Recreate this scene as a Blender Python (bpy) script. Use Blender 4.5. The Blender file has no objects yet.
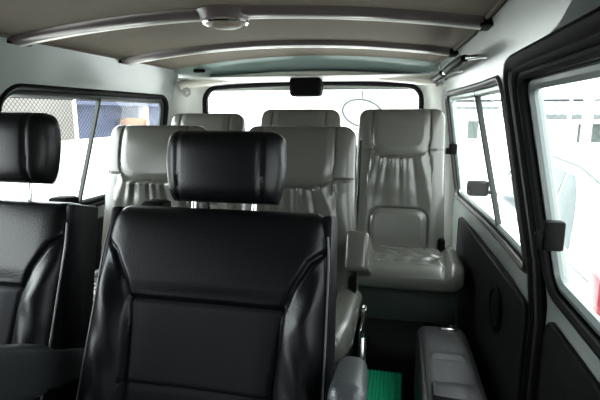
import bpy, bmesh, math, random
from mathutils import Vector, Matrix
random.seed(4)
SC = bpy.context.scene
COL = SC.collection
PI = math.pi
def sm(t):
    t = max(0.0, min(1.0, t)); return t*t*(3-2*t)

# ------------------------------------------------------------------ materials
def mat(name, col, rough=.5, metal=0, bump=0, bscale=200, var=0, vscale=8, spec=.5, coat=0, bdist=.002, kind='noise', emit=0):
    m = bpy.data.materials.new(name); m.use_nodes = True
    nt = m.node_tree; b = nt.nodes['Principled BSDF']
    b.inputs['Base Color'].default_value = (*col, 1)
    b.inputs['Roughness'].default_value = rough
    b.inputs['Metallic'].default_value = metal
    b.inputs['Specular IOR Level'].default_value = spec
    b.inputs['Coat Weight'].default_value = coat; b.inputs['Coat Roughness'].default_value = .22
    tc = nt.nodes.new('ShaderNodeTexCoord')
    if bump:
        if kind == 'voronoi':
            n = nt.nodes.new('ShaderNodeTexVoronoi'); n.inputs['Scale'].default_value = bscale; out = n.outputs['Distance']
        elif kind == 'wave':
            n = nt.nodes.new('ShaderNodeTexWave'); n.inputs['Scale'].default_value = bscale; out = n.outputs['Color']
        else:
            n = nt.nodes.new('ShaderNodeTexNoise'); n.inputs['Scale'].default_value = bscale; n.inputs['Detail'].default_value = 4; out = n.outputs['Fac']
        nt.links.new(tc.outputs['Object'], n.inputs['Vector'])
        bp = nt.nodes.new('ShaderNodeBump'); bp.inputs['Strength'].default_value = bump; bp.inputs['Distance'].default_value = bdist
        nt.links.new(out, bp.inputs['Height']); nt.links.new(bp.outputs['Normal'], b.inputs['Normal'])
    if var:
        n = nt.nodes.new('ShaderNodeTexNoise'); n.inputs['Scale'].default_value = vscale; n.inputs['Detail'].default_value = 5
        nt.links.new(tc.outputs['Object'], n.inputs['Vector'])
        mx = nt.nodes.new('ShaderNodeMix'); mx.data_type = 'RGBA'
        mx.inputs['A'].default_value = (*[c*(1-var) for c in col], 1); mx.inputs['B'].default_value = (*[min(1, c*(1+var)) for c in col], 1)
        nt.links.new(n.outputs['Fac'], mx.inputs['Factor']); nt.links.new(mx.outputs['Result'], b.inputs['Base Color'])
    if emit:
        b.inputs['Emission Color'].default_value = (*col, 1); b.inputs['Emission Strength'].default_value = emit
    return m
M = {}
M['paint_light'] = mat('pillar_paint', (.62, .63, .59), .3, coat=.3)
M['paint'] = mat('van_paint', (.225, .250, .235), .26, var=.04, vscale=5, coat=.35, bump=.15, bscale=3, bdist=.01)
M['paint_green'] = mat('green_grey_paint', (.20, .27, .25), .3, coat=.3, bump=.15, bscale=4, bdist=.01)
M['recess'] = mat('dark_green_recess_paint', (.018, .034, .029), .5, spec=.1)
M['cream'] = mat('cream_trim', (.66, .64, .57), .25, coat=.4)
M['liner'] = mat('roof_liner', (.115, .098, .076), .8, spec=.12, bump=.5, bscale=160, var=.06, vscale=30, bdist=.002)
M['rib'] = mat('roof_rib', (.075, .062, .06), .28, metal=.2, var=.05)
M['ribedge'] = mat('rib_edge_trim', (.72, .69, .64), .3, metal=.2)
M['rubber'] = mat('black_rubber', (.0025, .0025, .0025), .6, spec=.07, bump=.3, bscale=90)
M['rubber2'] = mat('brown_rubber', (.022, .017, .015), .4, var=.3, vscale=14)
M['alu'] = mat('window_metal', (.30, .36, .34), .32, metal=.7)
M['midalu'] = mat('grey_window_metal', (.10, .12, .115), .4, metal=.2)
M['darkalu'] = mat('dark_window_metal', (.016, .021, .018), .45, spec=.2)
M['trim'] = mat('dark_trim_vinyl', (.0035, .0045, .004), .65, spec=.15, bump=.35, bscale=300, var=.15)
M['plastic'] = mat('black_plastic', (.0025, .0025, .0025), .5, spec=.04, bump=.1, bscale=200)
M['greyplastic'] = mat('grey_plastic', (.42, .42, .38), .4)
M['chrome'] = mat('chrome', (.75, .75, .74), .18, metal=1)
M['steel'] = mat('brushed_steel', (.45, .45, .44), .3, metal=1)
M['black'] = mat('black_leather', (.0022, .0026, .0032), .34, bump=.25, bscale=260, bdist=.001, kind='voronoi', spec=.2)
M['black2'] = mat('black_insert_cloth', (.0025, .003, .0048), .7, bump=.4, bscale=420, bdist=.0015, spec=.2)
M['blackside'] = mat('black_side_vinyl', (.003, .003, .004), .5, bump=.4, bscale=16, bdist=.008, spec=.12)
M['arm'] = mat('armrest_leather', (.034, .038, .041), .36, bump=.3, bscale=220, kind='voronoi')
M['piping'] = mat('light_piping', (.10, .10, .10), .3)
M['grey'] = mat('grey_leather', (.078, .079, .068), .25, bump=.2, bscale=180, bdist=.0015, kind='voronoi', var=.06, vscale=9, spec=.5)
M['greyback'] = mat('grey_vinyl_skirt', (.022, .029, .025), .6, spec=.3, bump=.3, bscale=200, var=.1)
M['jump'] = mat('jump_seat_leather', (.026, .026, .027), .5, bump=.5, bscale=120, bdist=.002, var=.2, vscale=12)
M['floor'] = mat('floor_vinyl', (.002, .002, .002), .9, spec=.05, bump=.4, bscale=80)
M['green'] = mat('green_ribbed_mat', (.0, .32, .15), .6, bump=.6, bscale=30, bdist=.003)
M['white'] = mat('white_render', (.85, .85, .83), .7, var=.05)
M['carpaint'] = mat('white_car_paint', (.86, .87, .87), .15, coat=.6)
M['carglass'] = mat('car_window_glass', (.045, .06, .062), .3, spec=.25)
M['redlamp'] = mat('red_lens', (.25, .03, .04), .15)
M['concrete'] = mat('concrete', (.20, .187, .168), .8, var=.3, vscale=1.5, bump=.3, bscale=20)
M['ground'] = mat('pale_concrete_ground', (.74, .73, .70), .8, var=.08, vscale=.6)
M['blue'] = mat('blue_painted_sheet', (.075, .095, .17), .5, var=.15, vscale=1)
M['signblue'] = mat('sign_blue', (.012, .13, .30), .4)
M['signwhite'] = mat('sign_white', (.9, .9, .9), .4)
M['orange'] = mat('orange_goods', (.32, .15, .07), .7, var=.1)
M['wire'] = mat('fence_wire', (.02, .021, .024), .7, spec=.2)
M['roofgrey'] = mat('grey_roof_sheet', (.075, .088, .088), .5, var=.15, vscale=2)
M['darkpanel'] = mat('grey_green_panel', (.04, .055, .048), .6, var=.25, vscale=3)
M['pinkpost'] = mat('pink_masonry', (.22, .17, .15), .7)
M['lens'] = mat('lamp_lens', (.16, .14, .11), .4, spec=.3)
def glass_mat(name, tint, gl=.06):
    m = bpy.data.materials.new(name); m.use_nodes = True; nt = m.node_tree
    nt.nodes.clear()
    o = nt.nodes.new('ShaderNodeOutputMaterial'); t = nt.nodes.new('ShaderNodeBsdfTransparent'); g = nt.nodes.new('ShaderNodeBsdfGlossy')
    mx = nt.nodes.new('ShaderNodeMixShader'); f = nt.nodes.new('ShaderNodeLayerWeight'); f.inputs['Blend'].default_value = .12
    t.inputs['Color'].default_value = (*tint, 1); g.inputs['Roughness'].default_value = .02; g.inputs['Color'].default_value = (.8, .8, .8, 1)
    ml = nt.nodes.new('ShaderNodeMath'); ml.operation = 'MULTIPLY'; ml.inputs[1].default_value = .45
    nt.links.new(f.outputs['Facing'], ml.inputs[0]); nt.links.new(ml.outputs[0], mx.inputs[0])
    nt.links.new(t.outputs[0], mx.inputs[1]); nt.links.new(g.outputs[0], mx.inputs[2]); nt.links.new(mx.outputs[0], o.inputs[0])
    return m
M['glass'] = glass_mat('window_glass', (.93, .96, .95))
M['dimmer'] = glass_mat('dimmed_unseen_pane', (.28, .28, .28))  # dark tint added to the unseen front door panes to cut light
M['shade'] = glass_mat('dimmed_windscreen', (.06, .065, .065))  # unseen windscreen, darkened to keep front light off the black seats

# ------------------------------------------------------------------ helpers
def link(o): COL.objects.link(o); return o
def obj(name, bm, m, parent=None, smooth=True, angle=40):
    me = bpy.data.meshes.new(name); bmesh.ops.recalc_face_normals(bm, faces=bm.faces)
    bm.to_mesh(me); bm.free()
    for x in (m if isinstance(m, (list, tuple)) else [m]): me.materials.append(x)
    o = link(bpy.data.objects.new(name, me))
    if smooth:
        me.shade_smooth()
        me.set_sharp_from_angle(angle=math.radians(angle))
    if parent:
        o.parent = parent
        if parent.get('_w'): o.location = -parent.location
    return o
def empty(name, loc=(0, 0, 0), rz=0, world=False):
    o = link(bpy.data.objects.new(name, None)); o.location = loc; o.rotation_euler = (0, 0, rz); o.empty_display_size = .05
    if world: o['_w'] = 1
    return o
def tag(o, label=None, cat=None, group=None, kind=None):
    for k, v in (('label', label), ('category', cat), ('group', group), ('kind', kind)):
        if v: o[k] = v
    return o
def copy_tree(o, parent=None):
    c = link(o.copy()); c.parent = parent
    for ch in list(o.children): copy_tree(ch, c)
    return c
def box(bm, lo, hi, bev=0, seg=2, rot=None, at=None, taper=None):
    r = bmesh.ops.create_cube(bm, size=1)
    vs = r['verts']; c = (Vector(lo)+Vector(hi))/2; s = Vector(hi)-Vector(lo)
    for v in vs:
        k = Vector((v.co.x*s.x, v.co.y*s.y, v.co.z*s.z))
        if taper and k.z > 0: k.x *= taper[0]; k.y *= taper[1]
        v.co = k
    if bev:
        es = list({e for v in vs for e in v.link_edges})
        rr_ = bmesh.ops.bevel(bm, geom=es, offset=bev, segments=seg, affect='EDGES', profile=.5)
        vs = list({v for f in rr_['faces'] for v in f.verts} | {v for v in vs if v.is_valid})
    for v in vs:
        if rot: v.co = rot @ v.co
        v.co += c if at is None else Vector(at)
    return vs
def tube(bm, pts, r, seg=8, closed=False, cap=True, flat=1.0):
    pts = [Vector(p) for p in pts]; n = len(pts); rings = []; up = None
    for i, p in enumerate(pts):
        if closed: d = pts[(i+1) % n]-pts[i-1]
        else: d = pts[min(i+1, n-1)]-pts[max(i-1, 0)]
        d.normalize()
        if up is None:
            up = Vector((0, 0, 1)) if abs(d.z) < .9 else Vector((1, 0, 0))
        up = (up-d*up.dot(d)).normalized(); s = d.cross(up)
        rr_ = r[i] if isinstance(r, (list, tuple)) else r
        rings.append([bm.verts.new(p+(up*math.cos(a)*flat+s*math.sin(a))*rr_) for a in [2*PI*k/seg for k in range(seg)]])
    for i in range(n if closed else n-1):
        a, b = rings[i], rings[(i+1) % n]
        for k in range(seg): bm.faces.new((a[k], a[(k+1) % seg], b[(k+1) % seg], b[k]))
    if cap and not closed: bm.faces.new(rings[0][::-1]); bm.faces.new(rings[-1])
def lathe(bm, prof, seg=32, at=(0, 0, 0), axis='z'):
    rings = []
    for r, h in prof:
        ring = []
        for k in range(seg):
            a = 2*PI*k/seg
            p = Vector((r*math.cos(a), r*math.sin(a), h)) if axis == 'z' else Vector((h, r*math.cos(a), r*math.sin(a)))
            ring.append(bm.verts.new(p+Vector(at)))
        rings.append(ring)
    for a, b in zip(rings, rings[1:]):
        for k in range(seg): bm.faces.new((a[k], a[(k+1) % seg], b[(k+1) % seg], b[k]))
    bm.faces.new(rings[0][::-1]); bm.faces.new(rings[-1])
def NB(): return bmesh.new()

def rr(a0, a1, b0, b1, r, k=6, m=8):
    """rounded rectangle loop in the (a, b) plane, a fixed number of points"""
    r = max(r, .0004); P = []
    cs = [(a1-r, b0+r, -PI/2), (a1-r, b1-r, 0), (a0+r, b1-r, PI/2), (a0+r, b0+r, PI)]
    for i, (ca, cb, t0) in enumerate(cs):
        for j in range(k+1):
            t = t0+PI/2*j/k; P.append((ca+r*math.cos(t), cb+r*math.sin(t)))
        na, nb, nt_ = cs[(i+1) % 4]
        e = P[-1]; s = (na+r*math.cos(nt_), nb+r*math.sin(nt_))
        for j in range(1, m): P.append((e[0]+(s[0]-e[0])*j/m, e[1]+(s[1]-e[1])*j/m))
    return P
def ring_loops(bm, loops, close=False):
    rings = [[bm.verts.new(p) for p in L] for L in loops]
    n = len(rings[0]); idx = list(range(len(rings)-1))
    for i in idx:
        a, b = rings[i], rings[i+1]
        for k in range(n): bm.faces.new((a[k], a[(k+1) % n], b[(k+1) % n], b[k]))
    if close:
        a, b = rings[-1], rings[0]
        for k in range(n): bm.faces.new((a[k], a[(k+1) % n], b[(k+1) % n], b[k]))
    return rings
def frame(bm, a0, a1, b0, b1, r, prof, mp):
    """closed band of the given profile [(outset, depth)] round a rounded rectangle"""
    loops = [[mp(a, b, d) for a, b in rr(a0-o, a1+o, b0-o, b1+o, r+o)] for o, d in prof]
    ring_loops(bm, loops, close=True)
def rprof(o0, o1, d0, d1, s=.35):
    """softened rectangular profile"""
    w = (o1-o0)*s; h = (d1-d0)*s; q = min(abs(w), abs(h))
    return [(o0+q, d0), (o1-q, d0), (o1, d0+q), (o1, d1-q), (o1-q, d1), (o0+q, d1), (o0, d1-q), (o0, d0+q)]

# ------------------------------------------------------------------ body shell geometry
def XW(side, y, z):
    if z <= .60: x = .824
    elif z <= .66: x = .824+.006*(z-.60)/.06
    elif z <= 1.17: x = .83-.08*(z-.66)/.51
    else: x = .75-.045*((z-1.17)/.145)**1.2
    if side > 0 and y > 1.5: x -= .055*sm((y-1.5)/1.15)
    return x
def wall_map(side):
    def f(y, z, d):
        k = .12*(1.17-max(.60, min(1.17, z)))/.5*sm(y/.95)*sm((2.35-y)/.95)   # door pillar leans forward towards the sill
        return (side*(XW(side, y, z)+d), y-k, z)
    return f
def panel(bm, mp, a0, a1, b0, b1, na, nb, d=0):
    g = [[bm.verts.new(mp(a0+(a1-a0)*i/na, b0+(b1-b0)*j/nb, d)) for j in range(nb+1)] for i in range(na+1)]
    for i in range(na):
        for j in range(nb): bm.faces.new((g[i][j], g[i+1][j], g[i+1][j+1], g[i][j+1]))
def hole_panel(bm, mp, A, B, hole, hr, d0=0, d1=.045):
    a0, a1 = A; b0, b1 = B; h0, h1, g0, g1 = hole
    def mix(t, d):
        return [mp(p[0]*(1-t)+q[0]*t, p[1]*(1-t)+q[1]*t, d) for p, q in zip(rr(a0, a1, b0, b1, 0), rr(h0, h1, g0, g1, hr))]
    loops = [mix(t, d0) for t in (0, .3, .6, .85)]
    loops.append([mp(a, b, d0) for a, b in rr(h0-.006, h1+.006, g0-.006, g1+.006, hr+.006)])
    loops.append([mp(a, b, d0+.006) for a, b in rr(h0, h1, g0, g1, hr)])
    loops += [mix(1, d1), mix(.5, d1), mix(0, d1)]
    ring_loops(bm, loops)
YF = -1.15; YR = 2.45; ZB0 = .60; ZB1 = 1.19
WIN = {1: [(-.95, -.12, .68, 1.165, .06), (.06, 1.165, .69, 1.158, .055), (1.345, 2.40, .665, 1.168, .05)],
       -1: [(-.95, -.12, .68, 1.165, .06), (.06, 1.10, .67, 1.165, .055), (1.30, 2.405, .665, 1.165, .075)]}
YR = 2.475
CUT = {1: [YF, -.03, 1.255, YR], -1: [YF, -.03, 1.215, YR]}
def ceil_z(x, y=0): return 1.305+.055*(1-(x/.71)**2)
for side, nm in ((1, 'wall_right'), (-1, 'wall_left')):
    bm = NB(); mp = wall_map(side)
    for (h0, h1, g0, g1, hr), y0, y1 in zip(WIN[side], CUT[side], CUT[side][1:]):
        hole_panel(bm, mp, (y0, y1), (ZB0, ZB1), (h0, h1, g0, g1), hr)
    panel(bm, mp, YF, YR, -.02, ZB0, 24, 4); panel(bm, mp, YF, YR, ZB1, 1.315, 24, 5)
    panel(bm, mp, YF, YR, -.05, ZB0+.01, 24, 4, .05); panel(bm, mp, YF, YR, ZB1-.01, 1.42, 24, 5, .05)
    tag(obj(nm, bm, M['paint'], angle=30), kind='structure')

# ceiling with slight crown, outer roof above
bm = NB()
def cmap(y, x, d): return (x, y, (ceil_z(x) if abs(x) <= .72 else 1.303)+d)
panel(bm, cmap, YF, 2.42, -.725, .725, 30, 24)
panel(bm, cmap, YF-.1, 2.66, -.82, .82, 30, 12, .055)
tag(obj('ceiling', bm, M['liner']), kind='structure')
# roof ribs
def rib(y, w, drop, x0, x1):
    bm = NB(); N = 40
    prof = [(-w*.5, .004), (-w*.46, -drop*.55), (-w*.30, -drop*.9), (-w*.05, -drop), (w*.18, -drop*.95), (w*.30, -drop*.8), (w*.34, 0.004)]
    g = []
    for i in range(N+1):
        x = x0+(x1-x0)*i/N
        g.append([bm.verts.new((x, y+a, ceil_z(x)+b)) for a, b in prof])
    for i in range(N):
        for j in range(len(prof)-1): bm.faces.new((g[i][j], g[i+1][j], g[i+1][j+1], g[i][j+1]))
    o = obj('trim_%d' % rib.n, bm, M['rib'], angle=60); tag(o, kind='structure')
    bm = NB(); pts = []
    tube(bm, [(x0+(x1-x0)*i/N, y+w*.14, ceil_z(x0+(x1-x0)*i/N)-drop*.93) for i in range(N+1)], .011, 8, flat=.35)
    e = obj('edge_strip', bm, M['ribedge'], o)
    rib.n += 1
rib.n = 1
rib(1.33, .085, .021, -.705, .69)
rib(1.93, .085, .021, -.70, .665)
rib(.62, .085, .026, -.705, .705)
# liner edge rails
for side in (1, -1):
    bm = NB()
    tube(bm, [(side*(XW(side, y, 1.31)-.008), y, 1.306) for y in [YF+.05+(2.40-YF-.05)*i/30 for i in range(31)]], .007, 8, flat=.7)
    o = obj('trim_%d' % rib.n, bm, M['liner']); rib.n += 1; tag(o, kind='structure')
    bm = NB()
    for y in (1.33, 1.93, .62):
        X = XW(side, y, 1.3)
        box(bm, (side*X-.028, y-.035, 1.288), (side*X+.012, y+.055, 1.312), .004)
    tag(obj('trim_%d' % rib.n, bm, M['plastic']), kind='structure'); rib.n += 1

# floor
bm = NB(); box(bm, (-.86, YF, -.05), (.86, 2.66, 0))
tag(obj('floor', bm, M['floor']), kind='structure')

# rear wall with window
def arch(x, z): return z+(.022*(1-min(1, (x/.62)**2))*sm((z-.9)/.3))
bm = NB(); RW = (-.618, .598, .62, 1.215, .075)
def rear_pt(x, z, t, d):
    # t: 0 at the side wall, 1 at the window rim
    return (x, 2.455+.125*sm(t)+d, arch(x, z) if t > .5 else z)
outer = [(a, b) for a, b in rr(-1, 1, -.02, 1.265, 0)]; inner = rr(*RW[:4], RW[4])
outer = [(a*(XW(1 if a > 0 else -1, 2.455, min(b, 1.31))+.012), b) for a, b in outer]
loops = []
for t in (0, .25, .5, .75, 1):
    loops.append([rear_pt(p[0]*(1-t)+q[0]*t, p[1]*(1-t)+q[1]*t, t, 0) for p, q in zip(outer, inner)])
loops.append([rear_pt(p[0], p[1], 1, .05) for p in inner])
loops.append([rear_pt(p[0]*1.02, p[1], 1, .05) for p in outer])
ring_loops(bm, loops)
box(bm, (-.82, 2.62, 1.20), (.82, 2.65, 1.42)); box(bm, (-.84, 2.47, 1.24), (-.77, 2.65, 1.42)); box(bm, (.73, 2.47, 1.24), (.84, 2.65, 1.42))
tag(obj('wall_rear', bm, M['paint_light'], angle=45), kind='structure')
# rear header: green grey recess and cream bar
bm = NB(); N = 30; g = []
for i in range(N+1):
    x = -.74+1.45*i/N; c = max(0, 1-((x+.03)/.67)**2)
    g.append([bm.verts.new(p) for p in ((x, 2.39, ceil_z(x)+.01), (x, 2.41, ceil_z(x)-.006), (x, 2.46, 1.275+.055*c), (x, 2.56, 1.255+.045*c))])
for i in range(N):
    for j in range(3): bm.faces.new((g[i][j], g[i+1][j], g[i+1][j+1], g[i][j+1]))
tag(obj('trim_%d' % rib.n, bm, M['paint_green']), kind='structure'); rib.n += 1
bm = NB(); pts = []
for i in range(N+1):
    x = -.71+1.375*i/N; c = 1-(abs(x+.02)/.70)**4; c2 = 1-((x+.02)/.70)**2
    pts.append((x, 2.46+.06*c, 1.222+.04*c2+.012*c))
tube(bm, pts, .030, 14, flat=.75)
tag(obj('trim_%d' % rib.n, bm, M['cream']), kind='structure'); rib.n += 1

# front wall behind the camera: scuttle, windscreen
bm = NB()
fm = lambda x, z, d: (x, YF-d, z)
hole_panel(bm, fm, (-.86, .86), (-.05, 1.42), (-.66, .66, .72, 1.20), .08)
tag(obj('wall_front', bm, M['paint']), kind='structure')
w = empty('window_8', (0, YF-.02, .72), world=True); tag(w, kind='structure')
bm = NB(); panel(bm, fm, -.67, .67, .71, 1.21, 1, 1, .02); obj('glass_pane', bm, M['shade'], w)

# ------------------------------------------------------------------ windows
def bar(bm, mp, y0, z0, y1, z1, w, d0, d1, n=6):
    L = []
    for i in range(n+1):
        t = i/n; y = y0+(y1-y0)*t; z = z0+(z1-z0)*t
        L.append([mp(y-w/2, z, d0), mp(y-w/2+.003, z, d0-.003), mp(y+w/2-.003, z, d0-.003), mp(y+w/2, z, d0), mp(y+w/2, z, d1), mp(y-w/2, z, d1)])
    ring_loops(bm, L)
def side_window(n, side, W, fr, dark, divider=None, latch=None, wide=.022, pane=None, dw=.012):
    h0, h1, g0, g1, hr = W; mp = wall_map(side)
    root = empty('window_%d' % n, (side*.80, (h0+h1)/2, g0), world=True); tag(root, kind='structure')
    bm = NB(); frame(bm, h0, h1, g0, g1, hr, rprof(-.014, .006, -.008, .030), mp); obj('rubber_seal', bm, dark, root)
    bm = NB(); frame(bm, h0+.016, h1-.016, g0+.016, g1-.016, hr-.016, rprof(-wide, .005, .010, .034), mp); obj('window_frame', bm, fr, root)
    bm = NB()
    q = rr(h0+.02, h1-.02, g0+.02, g1-.02, hr-.02)
    bm.faces.new([bm.verts.new(mp(a, b, .027)) for a, b in q]); obj('glass_pane', bm, pane or M['glass'], root, smooth=False)
    if divider:
        bm = NB(); bar(bm, mp, divider[0], g0+.016, divider[1], g1-.016, dw, .012, .028)
        dv = obj('divider_bar', bm, M['darkalu'], root)
    if latch:
        for (ly, lz, lw, lh) in latch:
            bm = NB(); x = side*(XW(side, ly, lz))
            box(bm, (x-.022, ly-lw/2, lz-lh/2), (x+.016, ly+lw/2, lz+lh/2), .006)
            box(bm, (x-.036, ly-lw*.2, lz-lh*.48), (x-.012, ly+lw*.45, lz+lh*.10), .005)
            obj('latch', bm, M['plastic'], root)
    return root
side_window(1, 1, WIN[1][2], M['alu'], M['rubber2'], (1.735, 1.83), [(2.34, .905, .03, .05)])
side_window(2, 1, WIN[1][1], M['midalu'], M['rubber'], None, [(.975, .835, .026, .060)], wide=.020)
side_window(3, 1, WIN[1][0], M['alu'], M['rubber'], pane=M['dimmer'])
side_window(4, -1, WIN[-1][2], M['darkalu'], M['rubber'], (1.80, 1.83), dw=.010)
side_window(5, -1, WIN[-1][1], M['alu'], M['rubber'])
side_window(6, -1, WIN[-1][0], M['alu'], M['rubber'], pane=M['dimmer'])
# rear window
w7 = empty('window_7', (0, 2.6, .6), world=True); tag(w7, kind='structure')
rm = lambda x, z, d: (x, 2.58+d, arch(x, z))
bm = NB(); frame(bm, *RW, rprof(-.014, .014, -.014, .03), rm); obj('rubber_seal', bm, M['rubber'], w7)
bm = NB(); bm.faces.new([bm.verts.new(rm(a, b, .02)) for a, b in rr(RW[0]+.005, RW[1]-.005, RW[2]+.005, RW[3]-.005, RW[4])]); obj('glass_pane', bm, M['glass'], w7, smooth=False)

# sliding door: weatherstrip, lighter header band, lower panel
door = empty('door_1', (.83, .55, 0), world=True); tag(door, kind='structure')
mpR = wall_map(1)
bm = NB(); frame(bm, -.02, 1.238, .03, 1.188, .07, rprof(-.018, .012, -.020, .006), mpR); obj('weatherstrip', bm, M['rubber'], door)
bm = NB(); frame(bm, .02, 1.195, .06, 1.172, .06, rprof(-.012, .012, -.012, .006), mpR); obj('door_seal', bm, M['rubber'], door)
bm = NB(); frame(bm, .0, 1.216, .045, 1.182, .06, rprof(-.008, .006, -.013, .004), mpR); obj('seal_lip', bm, M['rubber2'], door)
bm = NB(); frame(bm, .04, 1.15, .10, .64, .03, rprof(-.004, .004, -.012, .0), mpR)
L = [mpR(a, b, -.010) for a, b in rr(.04, 1.15, .10, .64, .03)]; bm.faces.new([bm.verts.new(p) for p in L]); obj('door_panel', bm, M['trim'], door, smooth=False)
# quarter trim panels, both sides
for side in (1, -1):
    mp = wall_map(side); bm = NB()
    y0 = 1.295; y1 = 2.22
    L0 = [mp(a, b, -.012) for a, b in rr(y0, y1, .01, .605, .03)]; bm.faces.new([bm.verts.new(p) for p in L0])
    frame(bm, y0, y1, .01, .605, .03, rprof(-.004, .004, -.014, .0), mp)
    tag(obj('trim_%d' % rib.n, bm, M['trim'], smooth=False), kind='structure'); rib.n += 1
# pillar trim strip low on the right, green grey
bm = NB(); panel(bm, mpR, 1.255, 1.29, .02, .60, 2, 8, -.004)
tag(obj('trim_%d' % rib.n, bm, M['paint_green']), kind='structure'); rib.n += 1
# green recess over the sliding door
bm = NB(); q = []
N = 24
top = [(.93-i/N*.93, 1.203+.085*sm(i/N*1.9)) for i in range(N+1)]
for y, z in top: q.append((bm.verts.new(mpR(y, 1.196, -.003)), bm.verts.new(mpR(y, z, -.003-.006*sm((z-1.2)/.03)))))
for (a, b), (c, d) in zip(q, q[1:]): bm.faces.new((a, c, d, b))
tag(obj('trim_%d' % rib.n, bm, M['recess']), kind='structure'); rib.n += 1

# speaker grille in the right trim panel
sp = empty('door_speaker', (.785, 1.44, .485), world=True)
tag(sp, 'round black speaker grille set in the dark panel under the right windows', 'speaker')
bm = NB(); lathe(bm, [(.070, .0), (.070, -.006), (.062, -.011), (.056, -.008), (.056, 0)], 36, (.806, 1.44, .485), 'x'); obj('rim', bm, M['plastic'], sp)
bm = NB(); lathe(bm, [(.054, .0), (.054, -.005), (.03, -.010), (.001, -.012)], 30, (.804, 1.44, .485), 'x'); obj('grille', bm, M['trim'], sp)

# ------------------------------------------------------------------ pads
def pad(bm, H, hw, tf, tb, disp=None, n=4.5, nx=60, nz=80, corner=(0, 0), matf=None, bot=4.5):
    """upholstered slab standing on z=0..H; front face towards -y. hw(v) half width, tf/tb front and back thickness"""
    def us(m): return [math.sin(PI/2*(-1+2*i/m))*.55+(-1+2*i/m)*.45 for i in range(m+1)]
    U = us(nx); V = [(x+1)/2 for x in us(nz)]
    F = []; B = []
    for i, u in enumerate(U):
        cf = []; cb = []
        for j, v in enumerate(V):
            w = hw(v); x = u*w
            lim = 1.0
            z = v*H
            # round the top corners: pull z down near |u|=1
            if corner[1]:
                e = max(0, (abs(x)-(w-corner[1]))/corner[1]); z = v*(H-corner[1]*(1-math.sqrt(max(0, 1-e*e))))
            vv = 2*v-1
            pz = (1-abs(vv)**(n if vv > 0 else bot)); px = (1-abs(u)**n)
            k = max(0, px*pz)**(1/2.6)
            yf = -tf*k; yb = tb*k
            if disp and 0 < i < nx and 0 < j < nz: yf += -disp(x, z, w)*min(1, k*1.5)
            edge = i in (0, nx) or j in (0, nz)
            a = bm.verts.new((x, yf, z)); cf.append(a)
            cb.append(a if edge else bm.verts.new((x, yb, z)))
        F.append(cf); B.append(cb)
    for i in range(nx):
        for j in range(nz):
            f = bm.faces.new((F[i][j], F[i+1][j], F[i+1][j+1], F[i][j+1]))
            if matf:
                x = (F[i][j].co.x+F[i+1][j+1].co.x)/2; z = (F[i][j].co.z+F[i+1][j+1].co.z)/2; f.material_index = matf(x, z)
            f = bm.faces.new((B[i][j+1], B[i+1][j+1], B[i+1][j], B[i][j]))
    return bm
def groove(d, w=.004): return math.exp(-(d/w)**2)
def seg_dist(px, pz, a, b):
    ax, az = a; bx, bz = b; t = ((px-ax)*(bx-ax)+(pz-az)*(bz-az))/((bx-ax)**2+(bz-az)**2); t = max(0, min(1, t))
    return math.hypot(px-ax-t*(bx-ax), pz-az-t*(bz-az))
def lean(bm, ang, off=(0, 0, 0)):
    R = Matrix.Rotation(-ang, 3, 'X')
    for v in bm.verts: v.co = R @ v.co+Vector(off)

# ---- black front-row seats
def black_disp(x, z, w):
    ax = abs(x); d = 0
    # outline of the centre insert: vertical to z=.40 then flares to the rim at z=.545
    path = [(.150, -.1), (.163, .20), (.172, .335), (.190, .385), (.222, .440), (.268, .475)]
    m = min(seg_dist(ax, z, p, q) for p, q in zip(path, path[1:]))
    d -= .010*groove(m, .0062)
    xin = .163 if z < .22 else (.176 if z < .36 else .19)
    if z < .50: # bolster swell
        b = (ax-.165)/max(.02, w-.165)
        if b > 0: d += .024*math.sin(PI*min(1, b))**.8*sm((.375+max(0, ax-.185)*1.15-z)/.09)
    if ax < .172:
        d -= .009*groove(z-.340, .005); d -= .006*groove(z-.165, .005)
        d += .006*sm((.172-ax)/.05)*(sm((.36-z)/.04))
    if z > .33: d += .005*sm((z-.34)/.05)*sm((.60-z)/.22)*sm((.262-ax)/.07)
    d += .0016*math.sin(55*z+9*x+3*math.sin(30*x))*sm((ax-.17)/.03)*sm((.36-z)/.1)
    d -= .020*math.cos(min(1, ax/.26)*PI/2)*sm((.5-z)/.3)
    return d
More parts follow.
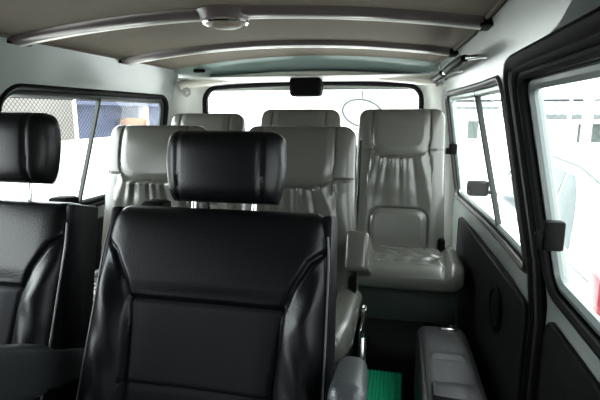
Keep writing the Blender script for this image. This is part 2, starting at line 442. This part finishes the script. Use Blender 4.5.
def black_seat(tall, side_vinyl):
    root = empty('leather_seat')
    AN = math.radians(14); OFF = (0, .865, .325); THK = .075
    hw = lambda v: .272-.012*v-.008*sm((v-.80)/.2)
    bm = NB(); pad(bm, .545, hw, .060, .070, black_disp, n=16, nx=150, nz=170, corner=(0, .035),
                   matf=lambda x, z: 1 if abs(x) < .170 and z < .340 else 0, bot=16)
    for v in bm.verts:
        if v.co.y < 0: v.co.y -= THK*(1-v.co.z/.545)
    lean(bm, AN, OFF); b = obj('backrest', bm, [M['black'], M['black2']], root, angle=60)
    R = Matrix.Rotation(-AN, 3, 'X')
    for s in (-1, 1):
        bm = NB(); pts = []
        for i in range(26):
            z = .02+.475*i/25; w = hw(z/.545)
            pts.append(R @ Vector((s*(w-.003), -.047-THK*(1-z/.545), z))+Vector(OFF))
        tube(bm, pts, .0026, 6); obj('piping', bm, M['piping'], b)
        # side panel of the backrest
        bm = NB()
        vs = box(bm, (s*.250-.012, -.042, .0), (s*.250+.012, .055, .54), .008)
        for v in vs:
            v.co.x += s*(.0105-.0235*max(0, v.co.z)**1.15)
            if v.co.y < 0: v.co.y -= THK*(1-v.co.z/.545)
        lean(bm, AN, OFF); obj('side_panel', bm, M['blackside'], root)
    # headrest
    dz = .034 if tall else .004; hx = .010 if tall else -.006
    def hd(x, z, w):
        d = -.006*groove(abs(x)-.100, .004)+.012*math.cos(x/.14*PI/2)
        return d
    bm = NB(); pad(bm, .182 if tall else .170, lambda v: .127+.018*math.sin(PI*min(1, v*1.15+.08)*.62), .058, .045, hd, n=5, nx=50, nz=40, corner=(0, .035))
    lean(bm, math.radians(7), (hx, 1.030, .858+dz)); h = obj('headrest', bm, M['black'], root, angle=60)
    for s in (-1, 1):
        bm = NB(); tube(bm, [(hx+s*.075, 1.025, .90+dz), (hx+s*.075, 1.00, .80)], .006, 10)
        obj('headrest_post', bm, M['chrome'], h)
    # cushion and plinth
    bm = NB(); pad(bm, .50, lambda v: .262-.02*sm((v-.7)/.3), .07, .05, lambda x, z, w: -.006*groove(abs(x)-.17, .005), n=6, nx=40, nz=40, corner=(0, .05), bot=6)
    for v in bm.verts: v.co = Vector((v.co.x, .87-v.co.z, .34-v.co.y))
    obj('seat_cushion', bm, M['black'], root, angle=60)
    bm = NB(); box(bm, (-.22, .43, 0), (.22, .87, .30), .015); obj('plinth', bm, M['plastic'], root)
    # latch cap on the shoulder
    bm = NB(); sx = .175 if tall else -.185
    box(bm, (sx-.030, 1.0, .835), (sx+.030, 1.05, .862), .009); obj('shoulder_latch', bm, M['plastic'], root)
    return root
def armrest(name, parent, p0, p1, w, h, m, bev=.02, droop=0):
    """padded arm from pivot p0 to tip p1"""
    p0 = Vector(p0); p1 = Vector(p1); d = p1-p0; L = d.length; d.normalize()
    xax = Vector((1, 0, 0)); zax = d.cross(xax); 
    if zax.z < 0: zax = -zax
    bm = NB(); box(bm, (-w/2, 0, -h/2), (w/2, L, h/2), bev, 4)
    R = Matrix((xax, d, zax)).transposed()
    for v in bm.verts: v.co = p0+R @ (v.co+Vector((0, L/2 if False else 0, 0)))
    return obj(name, bm, m, parent)
s1 = black_seat(False, True); s1.location = (.105, 0, 0)
tag(s1, 'black leather front seat nearest the camera, right of the other black seat', 'car seat', 'black leather front seats')
armrest('armrest', s1, (.318, .86, .560), (.333, .60, .655), .058, .070, M['arm'], .022)
s2 = black_seat(True, True); s2.location = (-.515, 0, 0); s2.rotation_euler = (0, 0, 0)
tag(s2, 'black leather front seat cut by the left frame edge, headrest raised', 'car seat', 'black leather front seats')
armrest('armrest', s2, (.235, .95, .445), (.235, .54, .630), .070, .115, M['arm'], .020)

# ---- grey pleated seats
def grey_disp_maker(H, hw0, hp=.90):
    rnd = random.Random(7)
    pl = [(-.62+1.24*i/10+rnd.uniform(-.035, .035), rnd.uniform(.6, 1.15), rnd.uniform(.5, 1), rnd.uniform(-.3, .3)) for i in range(11)]
    def f(x, z, w):
        d = 0; ax = abs(x); a = .66*hw0
        # head panel
        zc = H*hp; b = H*.205
        zz = (z-zc)/b
        if z < zc: e = (abs(x/a)**4.2+abs(zz)**4.2)**(1/4.2)
        else: e = abs(x/(a-.03*(z-zc)))
        de = (e-1)*min(a, b)
        d -= .007*groove(de, .0045)
        if e < 1: d += .008*sm((1-e)/.25)
        # wing seam
        if ax > a*.93: d -= .008*groove(z-H*(hp-.165)-.02*(ax-a), .004)
        d += .004*sm((ax-a*.7)/.06)*sm((H*(hp-.17)-z)/.06)
        # lumbar cushion
        zl = H*.215; bl = H*.155; al = .66*hw0
        el = (abs(x/al)**5+abs((z-zl)/bl)**5)**(1/5)
        dl = (el-1)*min(al, bl)
        d -= .008*groove(dl, .0042)
        if el < 1: d += .014*sm((1-el)/.2)
        # gathered pleats
        zt = zc-b*max(0, 1-abs(x/a)**4.2)**(1/4.2) if ax < a else H*.72
        if z < zt and ax < a*1.1 and z > H*.30:
            t = (zt-z)/(zt-H*.37)
            for (c, am, ln, tw) in pl:
                xc = (c*(.80+.42*t)+tw*.10*t)*hw0
                wd = (.013+.010*t)*hw0/.2
                fall = math.exp(-t*1.4/ln)*sm(t/.06)*sm((1.12-t)/.3)
                d += .028*am*fall*(math.exp(-((x-xc)/wd)**2)-.45*math.exp(-((x-xc-wd*1.6)/(wd*.7))**2))
            d += .0022*math.sin(42*z+10*x)*sm(t*3)*sm((1-t)*2)
        # slight body dish and bolsters
        d -= .016*math.cos(min(1, ax/w)*PI/2)*sm((H*.62-z)/.15)
        return d
    return f
def cushion_disp(x, z, w):
    # x across, z from the back (0) to the front edge
    d = -.006*groove(abs(x)-.66*w, .005)
    if abs(x) < .64*w: 
        d -= .006*groove(z-.30, .005)
        if .03 < z < .29:
            d += .006*math.sin(x*95+2*math.sin(z*30))*math.exp(-((z-.25)/.045)**2)+.006*math.sin(x*80+1.3+2*math.sin(z*26))*math.exp(-((z-.14)/.05)**2)
            d -= .005*groove(z-.19, .01)
    else: d += .012*sm((abs(x)-.66*w)/.03)
    return d
def grey_seat(H, hwt, hwb, y_top, zb, y_front, cz, cw, skirt, hp=.90):
    """back base at zb; leaning so its top front sits at y_top"""
    root = empty('leather_seat')
    AN = math.radians(10)
    hw = lambda v: hwb+(hwt-hwb)*sm(v/.9)
    bm = NB(); pad(bm, H, hw, .060, .055, grey_disp_maker(H, hwt, hp), n=6, nx=110, nz=150, corner=(0, .050), bot=6)
    yo = y_top+.045-H*math.sin(AN)
    lean(bm, AN, (0, yo, zb)); b = obj('backrest', bm, M['grey'], root, angle=60)
    for s in (-1, 1):
        bm = NB()
        tube(bm, [Matrix.Rotation(-AN, 3, 'X') @ Vector((s*(hw(z)-.001), 0.0, z*H))+Vector((0, yo, zb)) for z in [.04+.86*i/20 for i in range(21)]], .0028, 6)
        obj('piping', bm, M['greyback'], b)
    L = yo+.02-y_front
    bm = NB(); pad(bm, L, lambda v: cw-.012*sm((v-.75)/.25), .060, .050, cushion_disp, n=6, nx=80, nz=70, corner=(0, .045), bot=6)
    for v in bm.verts: v.co = Vector((v.co.x, yo+.02-v.co.z, cz-.055-v.co.y))
    obj('seat_cushion', bm, M['grey'], root, angle=70)
    bm = NB(); box(bm, (-cw+.03, y_front+.035, skirt), (cw-.03, yo+.06, cz-.085), .012); obj('seat_base', bm, M['greyback'], root)
    for sx in (-1, 1):
        bm = NB(); box(bm, (sx*(cw-.08)-.02, y_front+.09, 0), (sx*(cw-.08)+.02, yo+.02, skirt+.01), .006); obj('leg', bm, M['plastic'], root)
    # recliner bracket and buckle at the right hip
    bm = NB(); box(bm, (cw-.045, yo-.045, cz-.06), (cw-.025, yo+.045, cz+.045), .008); box(bm, (cw-.035, yo-.075, cz-.015), (cw-.018, yo-.025, cz+.050), .007)
    obj('recliner_cover', bm, M['plastic'], root)
    return root
# rear row
spots_first = rear = grey_seat(.725, .196, .208, 2.20, .378, 1.765, .482, .225, .25)
spots = [(.498, 'grey leather rear seat at the right, fully seen beyond the aisle', 0),
         (.022, 'grey leather rear seat of which only the headrest top shows below the black brake light', -.0),
         (-.455, 'grey leather rear seat, left of its row, top seen before rear window corner', -.02)]
for i, (x, lab, dz) in enumerate(spots):
    o = rear if i == 0 else copy_tree(rear)
    o.location = (x, 0, dz)
    tag(o, lab, 'car seat', 'grey leather rear row seats')
for ch in spots_first.children:
    if ch.name.startswith(('seat_cushion', 'seat_base')): ch.scale = (1.08, 1, 1); ch.location.x = .030
# middle row
mid = grey_seat(.675, .213, .238, 1.70, .36, 1.20, .455, .255, .22, .868)
mid.location = (.128, 0, 0)
tag(mid, 'grey leather middle seat with armrest, half hidden behind the nearest black headrest', 'car seat', 'grey leather middle row seats')
mid2 = copy_tree(mid); mid2.location = (-.452, 0, 0)
tag(mid2, 'grey leather middle seat between the two black seats, its pleated back in clear view', 'car seat', 'grey leather middle row seats')
a = armrest('armrest', mid, (.252, 1.66, .545), (.250, 1.40, .655), .072, .125, M['grey'], .016)
# recliner lever hardware by the middle seat
bm = NB(); box(bm, (.258, 1.46, .20), (.266, 1.60, .36), .003); box(bm, (.262, 1.50, .31), (.280, 1.545, .42), .005); tube(bm, [(.272, 1.52, .33), (.275, 1.48, .27), (.275, 1.46, .22)], .009, 8)
obj('recliner_lever', bm, M['chrome'], mid, angle=30)

# ---- folded black seat at right
jx0, jx1, jy0, jy1 = .575, .775, 1.05, 1.74
js = empty('folding_seat', ((jx0+jx1)/2, (jy0+jy1)/2, 0), world=True)
tag(js, 'folded black padded seat with pocket flap standing in the aisle before the rear right seat', 'car seat')
bm = NB(); pad(bm, jy1-jy0, lambda v: .100-.012*v, .055, .05, lambda x, z, w: -.006*groove(z-.40, .006)*sm((.05-abs(x))/.01)+.005*groove(z-.41, .02)*sm((.06-abs(x))/.02)-.004*groove(abs(x)-.078, .004), n=6, nx=50, nz=70, corner=(0, .03), bot=6)
for v in bm.verts: v.co = Vector(((jx0+jx1)/2+v.co.x, jy0+v.co.z, .245-v.co.y))
pd = obj('padded_back', bm, M['jump'], js, angle=60)
bm = NB(); box(bm, (jx0+.010, jy0+.02, .0), (jx1-.010, jy1-.03, .24), .02, 3); obj('seat_box', bm, M['jump'], js)
bm = NB(); box(bm, (.665, jy1-.082, .290), (.725, jy1-.060, .304), .006); obj('release_handle', bm, M['chrome'], js)
bm = NB()
g = []
for i in range(13):
    u = i/12; x = .615+.125*u
    g.append([bm.verts.new((x, yy, zz)) for yy, zz in ((1.315-.012*math.sin(PI*u), .298), (1.29, .305+.006*math.sin(PI*u)), (1.24, .318+.008*math.sin(PI*u)), (1.205-.012*math.sin(PI*u), .318+.004*math.sin(PI*u)), (1.205-.012*math.sin(PI*u), .297))])
for a_, b_ in zip(g, g[1:]):
    for k in range(4): bm.faces.new((a_[k], b_[k], b_[k+1], a_[k+1]))
obj('pocket_flap', bm, M['jump'], pd)

# green mat on aisle floor
bm = NB(); 
for i in range(16):
    x = .315+i*.0145; tube(bm, [(x, 1.12, .010), (x, 1.82, .010)], .0070, 6)
box(bm, (.31, 1.12, .001), (.54, 1.82, .008))
tag(obj('floor_mat', bm, M['green']), 'bright green ribbed mat on the aisle floor between the seats', 'mat')

# ------------------------------------------------------------------ fittings
lamp = empty('dome_lamp', (-.012, 1.335, 1.34), world=True)
tag(lamp, 'round dome lamp with glass lens fixed on the nearest roof rib', 'lamp')
c = (-.006, 1.335, .008)
bm = NB(); lathe(bm, [(.084, 1.366), (.084, 1.348), (.076, 1.340), (.070, 1.330), (.064, 1.322), (.060, 1.322)], 40, c); obj('lamp_base', bm, M['rib'], lamp)
bm = NB(); lathe(bm, [(.066, 1.328), (.067, 1.318), (.063, 1.314), (.057, 1.316), (.055, 1.326)], 40, c); obj('chrome_rim', bm, M['chrome'], lamp)
bm = NB(); lathe(bm, [(.056, 1.322), (.050, 1.312), (.034, 1.305), (.012, 1.302), (.001, 1.302)], 40, c); obj('lens', bm, M['lens'], lamp)

bk = empty('brake_light', (-.018, 2.52, 1.20), world=True)
tag(bk, 'black high mounted brake light box hanging at the top of the rear window', 'brake light')
bm = NB(); vs = box(bm, (-.088, 2.455, 1.160), (.082, 2.560, 1.262), .022, 4)
obj('housing', bm, M['plastic'], bk)
bm = NB(); box(bm, (-.095, 2.555, 1.185), (.059, 2.566, 1.235), .004); obj('red_lens', bm, M['redlamp'], bk)

gh = empty('grab_rail', (.66, 1.7, 1.24), world=True)
tag(gh, 'black grab rail with chrome mounts above the right rear quarter window', 'grab handle')
def grp(t): return Vector((.668-.032*t, 1.44+.88*t, 1.226-.004*t))
bm = NB(); tube(bm, [grp(.0), grp(.05), grp(.42)], [.012, .018, .018], 12, flat=.8); obj('grip', bm, M['plastic'], gh)
bm = NB(); tube(bm, [grp(.54), grp(.95)], .017, 12, flat=.8); obj('grip', bm, M['plastic'], gh)
for t in (.0, .48, .98):
    bm = NB(); p = grp(t); tube(bm, [p, p+Vector((.058, 0, .004))], .007, 10)
    if t: tube(bm, [grp(t-.07), grp(t+.06 if t < .9 else 1.0)], .0105, 10)
    obj('chrome_mount', bm, M['chrome'], gh)

for (x, y, z, lab) in ((-.672, 2.462, 1.188, 'small round belt anchor cap on the rear left corner pillar'),):
    a = empty('anchor_cap', (x, y, z)); a.rotation_euler = (0, 0, .8); tag(a, lab, 'belt anchor')
    bm = NB(); lathe(bm, [(.026, .0), (.026, -.008), (.018, -.013), (.013, -.006), (.001, -.006)], 24)
    for v in bm.verts: v.co = Vector((v.co.x, v.co.z, v.co.y))
    obj('cap', bm, M['greyplastic'], a)
    bm = NB(); lathe(bm, [(.010, -.005), (.009, -.012), (.001, -.013)], 12)
    for v in bm.verts: v.co = Vector((v.co.x, v.co.z, v.co.y))
    obj('bolt', bm, M['steel'], a)
cl = NB(); box(cl, (-.60, 2.40, 1.288), (-.54, 2.43, 1.306), .006)
tag(obj('liner_clip', cl, M['plastic']), 'small black clip at the rear edge of the roof liner', 'clip')
# vent holes on rear right pillar
bm = NB()
for k in range(4):
    z = 1.06-.024*k; lathe(bm, [(.0055, .003), (.0055, -.002), (.001, -.0025)], 10, (XW(1, 2.44, z), 2.44, z), 'x')
tag(obj('pillar_vent', bm, M['rubber']), 'row of small dark vent holes on the white rear right pillar', 'vent')
# belt stalk behind the middle seat
sb = NB(); tube(sb, [(.335, 1.86, .60), (.345, 1.86, .88), (.348, 1.85, .97)], .012, 8, flat=.35); 
tag(obj('seat_belt', sb, M['plastic']), 'black belt strap standing at the right shoulder behind the middle armrest seat', 'seat belt')
# white glossy side post near the rear left window (rear mirror outside)
mr = empty('rear_mirror', (.25, 3.05, 1.07), world=True)
tag(mr, 'round parking mirror on a thin arm outside the rear window', 'mirror')
ctr = Vector((.250, 3.1, 1.075)); bm = NB()
el = []
for k in range(40):
    a = 2*PI*k/40; el.append(ctr+Vector((.135*math.cos(a)*.98, 0, .088*math.sin(a)))+Vector((0, 0, -.30*.135*math.cos(a)*.5)))
tube(bm, el, .008, 8, closed=True); obj('rim', bm, M['roofgrey'], mr)
bm = NB(); f = bm.faces.new([bm.verts.new(p+Vector((0, .003, 0))) for p in el]); obj('mirror_back', bm, M['carpaint'], mr, smooth=False)
bm = NB(); tube(bm, [(.245, 2.70, 1.35), (.25, 2.95, 1.33), (.252, 3.08, 1.27), (.246, 3.1, 1.19), (.246, 3.1, 1.165)], .006, 8); obj('arm', bm, M['darkpanel'], mr)

# ------------------------------------------------------------------ outside
GZ = -.65
bm = NB(); box(bm, (-40, -25, GZ-.1), (40, 45, GZ)); tag(obj('ground', bm, M['ground']), kind='structure')

# parked hatchback, local frame: x across from near side, y forward, z up from ground
def hatchback():
    root = empty('parked_car')
    Ls = [(-.02, .62, .35, .78, .80, .50), (.05, .74, .28, .86, .90, .56), (.22, .80, .20, .90, 1.12, .58), (.48, .82, .18, .92, 1.36, .58), (.85, .83, .16, .92, 1.46, .60), (1.5, .84, .16, .91, 1.49, .61),
          (2.1, .84, .16, .90, 1.45, .60), (2.55, .83, .16, .89, 1.27, .60), (2.95, .83, .17, .89, .99, .60), (3.4, .81, .20, .84, .90, .58), (3.8, .76, .24, .76, .80, .50), (3.95, .60, .30, .66, .70, .4)]
    def st(y):
        for a, b in zip(Ls, Ls[1:]):
            if a[0] <= y <= b[0]:
                t = (y-a[0])/(b[0]-a[0]); return [p+(q-p)*t for p, q in zip(a, b)]
        return list(Ls[0] if y < Ls[0][0] else Ls[-1])
    def sec(y):
        _, w, zb, zt, zr, wr = st(y); h = zt-zb
        P = [(w*.90, zb), (w*.98, zb+h*.12), (w, zb+h*.45), (w*.99, zb+h*.75), (w*.965, zt-.02), (w*.94, zt), (wr+(w*.94-wr)*.45, zt+(zr-zt)*.55), (wr+.035, zr-.07*(zr-zt)/.55), (wr-.04, zr-.015), (wr*.5, zr+.01), (0, zr+.018)]
        return P
    bm = NB(); ys = [-.02+3.97*i/60 for i in range(61)]
    rows = []
    for y in ys:
        P = sec(y); full = [(-x, z) for x, z in P[:-1]]+[P[-1]]+[(x, z) for x, z in P[:-1]][::-1]
        rows.append([bm.verts.new((x, y, z)) for x, z in full])
    for a, b in zip(rows, rows[1:]):
        for k in range(len(a)-1): bm.faces.new((a[k], b[k], b[k+1], a[k+1]))
        bm.faces.new((a[-1], b[-1], b[0], a[0]))
    bm.faces.new(rows[0][::-1]); bm.faces.new(rows[-1])
    obj('body', bm, M['carpaint'], root, angle=35)
    def side_glass(y0, y1, cut0, cut1, s):
        bm = NB(); n = 10; g = []
        for i in range(n+1):
            col_ = []
            for j in range(5):
                t = .08+.80*j/4
                y = y0+cut0*t+(y1+cut1*t-y0-cut0*t)*i/n
                P = sec(y); A = Vector((P[5][0], P[5][1])); B_ = Vector((P[6][0], P[6][1])); C_ = Vector((P[7][0], P[7][1]))
                q = A.lerp(B_, t/.55) if t < .55 else B_.lerp(C_, (t-.55)/.45)
                col_.append(bm.verts.new((s*(q.x+.006), y, q.y)))
            g.append(col_)
        for i in range(n):
            for j in range(4): bm.faces.new((g[i][j], g[i+1][j], g[i+1][j+1], g[i][j+1]))
        obj('side_window', bm, M['carglass'], root)
    for s in (-1, 1):
        side_glass(.50, 1.01, .42, -.01, s); side_glass(1.03, 1.62, .0, .0, s); side_glass(1.68, 2.72, .0, -.50, s)
        bm = NB(); vs = box(bm, (s*.98-.10, 2.36, .94), (s*.98+.10, 2.46, 1.09), .03, 3); tube(bm, [(s*.80, 2.45, .96), (s*.92, 2.42, .99)], .02, 8); obj('side_mirror', bm, M['plastic'], root)
        bm = NB(); vs = box(bm, (s*.735-.06, -.015, .74), (s*.735+.075, .16, .98), .03, 3); obj('tail_lamp', bm, M['redlamp'], root)
        for y in (.72, 3.18):
            bm = NB(); lathe(bm, [(.29, -.09), (.31, -.06), (.31, .06), (.29, .09)], 32, (s*.76, y, .31), 'x'); wh = obj('wheel', bm, M['rubber'], root)
            bm = NB(); lathe(bm, [(.19, -.096), (.18, .0), (.19, .096)], 24, (s*.76, y, .31), 'x'); obj('wheel_disc', bm, M['steel'], wh)
        bm = NB(); box(bm, (s*.835-.012, 1.12, .80), (s*.835+.012, 1.28, .825), .006); obj('door_handle', bm, M['roofgrey'], root)
    for s in (-1, 1):
        bm = NB(); pts = []
        for i in range(40):
            y = .30+2.55*i/39; P = sec(y); pts.append((s*(P[7][0]+.004), y, P[7][1]+.012))
        tube(bm, pts, .009, 6); obj('roof_gutter', bm, M['darkpanel'], root)
        bm = NB(); tube(bm, [(s*(sec(y)[4][0]+.003), y, sec(y)[4][1]+.012) for y in [.2+2.6*i/30 for i in range(31)]], .007, 6); obj('belt_moulding', bm, M['roofgrey'], root)
    bm = NB(); g = []
    for i in range(9):
        x = -.48+.96*i/8; g.append([bm.verts.new((x, y, z)) for y, z in ((2.18, 1.452), (2.55, 1.298), (2.86, 1.07))])
    for a, b in zip(g, g[1:]):
        for k in range(2): bm.faces.new((a[k], b[k], b[k+1], a[k+1]))
    obj('windscreen', bm, M['carglass'], root)
    bm = NB(); g = []
    for i in range(9):
        x = -.46+.92*i/8; g.append([bm.verts.new((x, y, z)) for y, z in ((.44, 1.345), (.30, 1.22), (.17, 1.06), (.08, .95))])
    for a, b in zip(g, g[1:]):
        for k in range(3): bm.faces.new((a[k], b[k], b[k+1], a[k+1]))
    obj('rear_window', bm, M['carglass'], root)
    return root
car = hatchback(); car.location = (2.22, 2.30, GZ); tag(car, 'white hatchback with red tail lamp parked outside the right windows', 'car')

# right-hand neighbours
def building(name, x0, x1, y0, y1, z1, wallm, roofm, over=.25, roofh=.5, wins=()):
    r = empty(name, ((x0+x1)/2, (y0+y1)/2, GZ), world=True)
    bm = NB(); box(bm, (x0, y0, GZ), (x1, y1, z1)); obj('wall', bm, wallm, r, smooth=False)
    bm = NB(); a = [(x0-over, y0-over, z1), (x1+over, y0-over, z1), (x1+over, y1+over, z1), (x0-over, y1+over, z1)]
    cx0, cx1, cy = x0+.2*(x1-x0), x1-.2*(x1-x0), (y0+y1)/2
    V = [bm.verts.new(p) for p in a]+[bm.verts.new((p[0], p[1], p[2]-.10)) for p in a]+[bm.verts.new((cx0, cy, z1+roofh)), bm.verts.new((cx1, cy, z1+roofh))]
    for f in ((0, 1, 9, 8), (1, 2, 9), (2, 3, 8, 9), (3, 0, 8), (0, 4, 5, 1), (1, 5, 6, 2), (2, 6, 7, 3), (3, 7, 4, 0), (4, 7, 6, 5)): bm.faces.new([V[i] for i in f])
    obj('roof', bm, roofm, r, smooth=False)
    for (lo, hi, m) in wins:
        bm = NB(); box(bm, lo, hi); obj('window', bm, m, r, smooth=False)
    return r
b1 = building('house', 3.6, 8.2, 11.0, 15.5, 1.06, M['white'], M['roofgrey'], .35, .75,
              [((4.15, 10.96, .35), (5.1, 11.02, .86), M['darkpanel']), ((5.4, 10.96, .30), (6.6, 11.02, .86), M['darkpanel'])])
tag(b1, 'low white house with pale grey roof beyond the sliding door window', 'house')
b2 = building('house', 2.0, 3.9, 20.0, 24.0, 1.35, M['white'], M['roofgrey'], .3, .9,
              [((2.2, 19.96, .3), (2.7, 20.02, .9), M['darkpanel']), ((3.1, 19.96, .1), (3.5, 20.02, .8), M['darkpanel'])])
tag(b2, 'distant pale house seen through the right rear quarter window', 'house')
bm = NB(); box(bm, (1.6, 9.4, GZ), (9.5, 9.55, .55)); tag(obj('boundary_wall', bm, M['white'], smooth=False), 'low white boundary wall behind the parked white car', 'wall')
def wire_fence(name, p0, p1, z0, z1, cell, postn, label, rad=.004, cable=True, postm='white'):
    p0 = Vector(p0); p1 = Vector(p1); L = (p1-p0).length; d = (p1-p0).normalized(); nrm = Vector((-d.y, d.x, 0))
    r = empty(name, ((p0.x+p1.x)/2, (p0.y+p1.y)/2, z0), world=True)
    bm = NB(); H = z1-z0
    def strand(a, za, b, zb_):
        A = p0+d*a+Vector((0, 0, za)); B = p0+d*b+Vector((0, 0, zb_)); u = (B-A).normalized(); v = u.cross(nrm).normalized()*rad; n_ = nrm*rad
        q = [bm.verts.new(A+v), bm.verts.new(A-v*.5+n_), bm.verts.new(A-v*.5-n_), bm.verts.new(B+v), bm.verts.new(B-v*.5+n_), bm.verts.new(B-v*.5-n_)]
        for i in range(3): bm.faces.new((q[i], q[(i+1) % 3], q[3+(i+1) % 3], q[3+i]))
    k = -H
    while k < L:
        a0, a1 = max(0, k), min(L, k+H)
        strand(a0, z0+(a0-k), a1, z0+(a1-k)); strand(a0, z1-(a0-k), a1, z1-(a1-k)); k += cell
    obj('wire_mesh', bm, M['wire'], r, smooth=False)
    for i in range(postn):
        q = p0+d*(L*i/(postn-1)); bm = NB(); tube(bm, [(q.x, q.y, GZ), (q.x, q.y, z1+.05)], .03, 8); obj('post', bm, M[postm], r)
    if cable:
        bm = NB(); tube(bm, [p0+Vector((0, 0, z1)), p1+Vector((0, 0, z1))], .018, 6); obj('top_rail', bm, M['wire'], r)
    tag(r, label, 'fence'); return r
wire_fence('wire_fence', (1.4, 8.9, 0), (9.0, 8.9, 0), .2, 1.30, .12, 5, 'thin wire fence on white posts in front of the low white house', .003)
# blue sign on post
sg = empty('street_sign', (3.5, 8.2, GZ), world=True); tag(sg, 'blue sign board with white mark at the upper right edge of view', 'sign')
bm = NB(); box(bm, (3.22, 8.2, 1.62), (4.1, 8.24, 2.05)); obj('board', bm, M['signblue'], sg, smooth=False)
bm = NB(); box(bm, (3.40, 8.185, 1.70), (3.46, 8.2, 1.80)); box(bm, (3.40, 8.185, 1.70), (3.54, 8.2, 1.73)); obj('white_mark', bm, M['signwhite'], sg, smooth=False)
bm = NB(); tube(bm, [(3.65, 8.27, GZ), (3.65, 8.27, 2.0)], .035, 8); obj('post', bm, M['roofgrey'], sg)
# pink masonry pier
bm = NB(); box(bm, (3.36, 8.3, GZ), (3.46, 8.5, 1.45)); tag(obj('gate_pier', bm, M['pinkpost'], smooth=False), 'pinkish masonry pier under the blue sign', 'pillar')

# left-hand side
wire_fence('wire_fence', (-4.6, 2.5, 0), (-4.6, 10.8, 0), .2, 1.30, .075, 3, 'chain link fence with diamond mesh outside the left window', .0032)
bm = NB(); box(bm, (-3.65, 1.0, GZ), (-3.5, 12.0, .74)); tag(obj('boundary_wall', bm, M['white'], smooth=False), 'low white boundary wall outside the left window below the chain link fence', 'wall')
bm = NB(); box(bm, (-5.5, 2.0, GZ), (-5.2, 7.42, 1.62)); tag(obj('concrete_wall', bm, M['concrete'], smooth=False), 'weathered grey concrete wall left of the blue shed', 'wall')
sh = empty('blue_shed', (-6.5, 10, GZ), world=True); tag(sh, 'blue sheet metal shed with white posts behind the chain link fence', 'building')
bm = NB(); box(bm, (-8.0, 7.62, GZ), (-5.52, 13.0, 1.24)); obj('wall', bm, M['blue'], sh, smooth=False)
bm = NB(); box(bm, (-8.2, 7.45, 1.24), (-5.15, 13.2, 1.32)); obj('roof_edge', bm, M['blue'], sh, smooth=False)
for y in (9.75,):
    bm = NB(); box(bm, (-5.34, y, GZ), (-5.2, y+.2, 1.24)); obj('post', bm, M['white'], sh, smooth=False)
bm = NB(); box(bm, (-5.33, 8.95, .72), (-5.1, 9.7, .98), .04); tag(obj('goods_pile', bm, M['orange']), 'orange goods stacked against the blue shed', 'goods')
bm = NB(); box(bm, (-3.5, 4.72, .22), (-3.46, 5.18, .41)); pn = obj('wall_panel', bm, M['concrete'], smooth=False); tag(pn, 'beige rectangular panel with a pale round spot on the low white wall', 'panel')
bm = NB(); lathe(bm, [(.04, .0), (.04, .02), (.001, .03)], 20, (-3.46, 4.95, .30), 'x'); obj('round_spot', bm, M['white'], pn)
# rear: white building added so the window view reads as blown-out light
b3 = building('whiteout_building', -4.0, 1.3, 9.8, 14, 3.4, M['white'], M['white'], .1, .2, ())
for z in (1.10, 1.34):
    bm = NB(); box(bm, (-4.0, 9.76, z), (1.3, 9.81, z+.015)); obj('ledge', bm, M['roofgrey'], b3, smooth=False)
tag(b3, 'large white building added to give the rear window its blown-out white view', 'building')

# ------------------------------------------------------------------ world and camera
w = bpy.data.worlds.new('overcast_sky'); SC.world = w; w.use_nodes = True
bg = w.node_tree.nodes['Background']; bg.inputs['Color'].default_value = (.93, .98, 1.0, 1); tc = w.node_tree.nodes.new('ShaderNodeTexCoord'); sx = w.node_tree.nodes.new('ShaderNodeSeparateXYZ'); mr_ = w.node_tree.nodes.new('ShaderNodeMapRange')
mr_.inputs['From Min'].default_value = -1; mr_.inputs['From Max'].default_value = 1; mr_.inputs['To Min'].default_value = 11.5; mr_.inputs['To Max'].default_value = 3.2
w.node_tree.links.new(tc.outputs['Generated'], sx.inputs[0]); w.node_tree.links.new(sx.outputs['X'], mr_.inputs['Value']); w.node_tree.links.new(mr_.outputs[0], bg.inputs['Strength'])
cam = bpy.data.cameras.new('camera'); co = link(bpy.data.objects.new('camera', cam)); SC.camera = co
cam.sensor_width = 36; cam.lens = 467/600*36; cam.clip_start = .01
p = math.atan(86/467); yaw = math.atan(102*math.cos(p)/467)
co.location = (.5, 0, 1.07); co.rotation_euler = (PI/2-p, 0, yaw)
SC.view_settings.view_transform = 'Standard'; SC.view_settings.look = 'None'
SC.view_settings.exposure = 0.55; SC.view_settings.gamma = 1; SC.view_settings.use_curve_mapping = False
for o in list(bpy.data.objects):
    if '_w' in o: del o['_w']
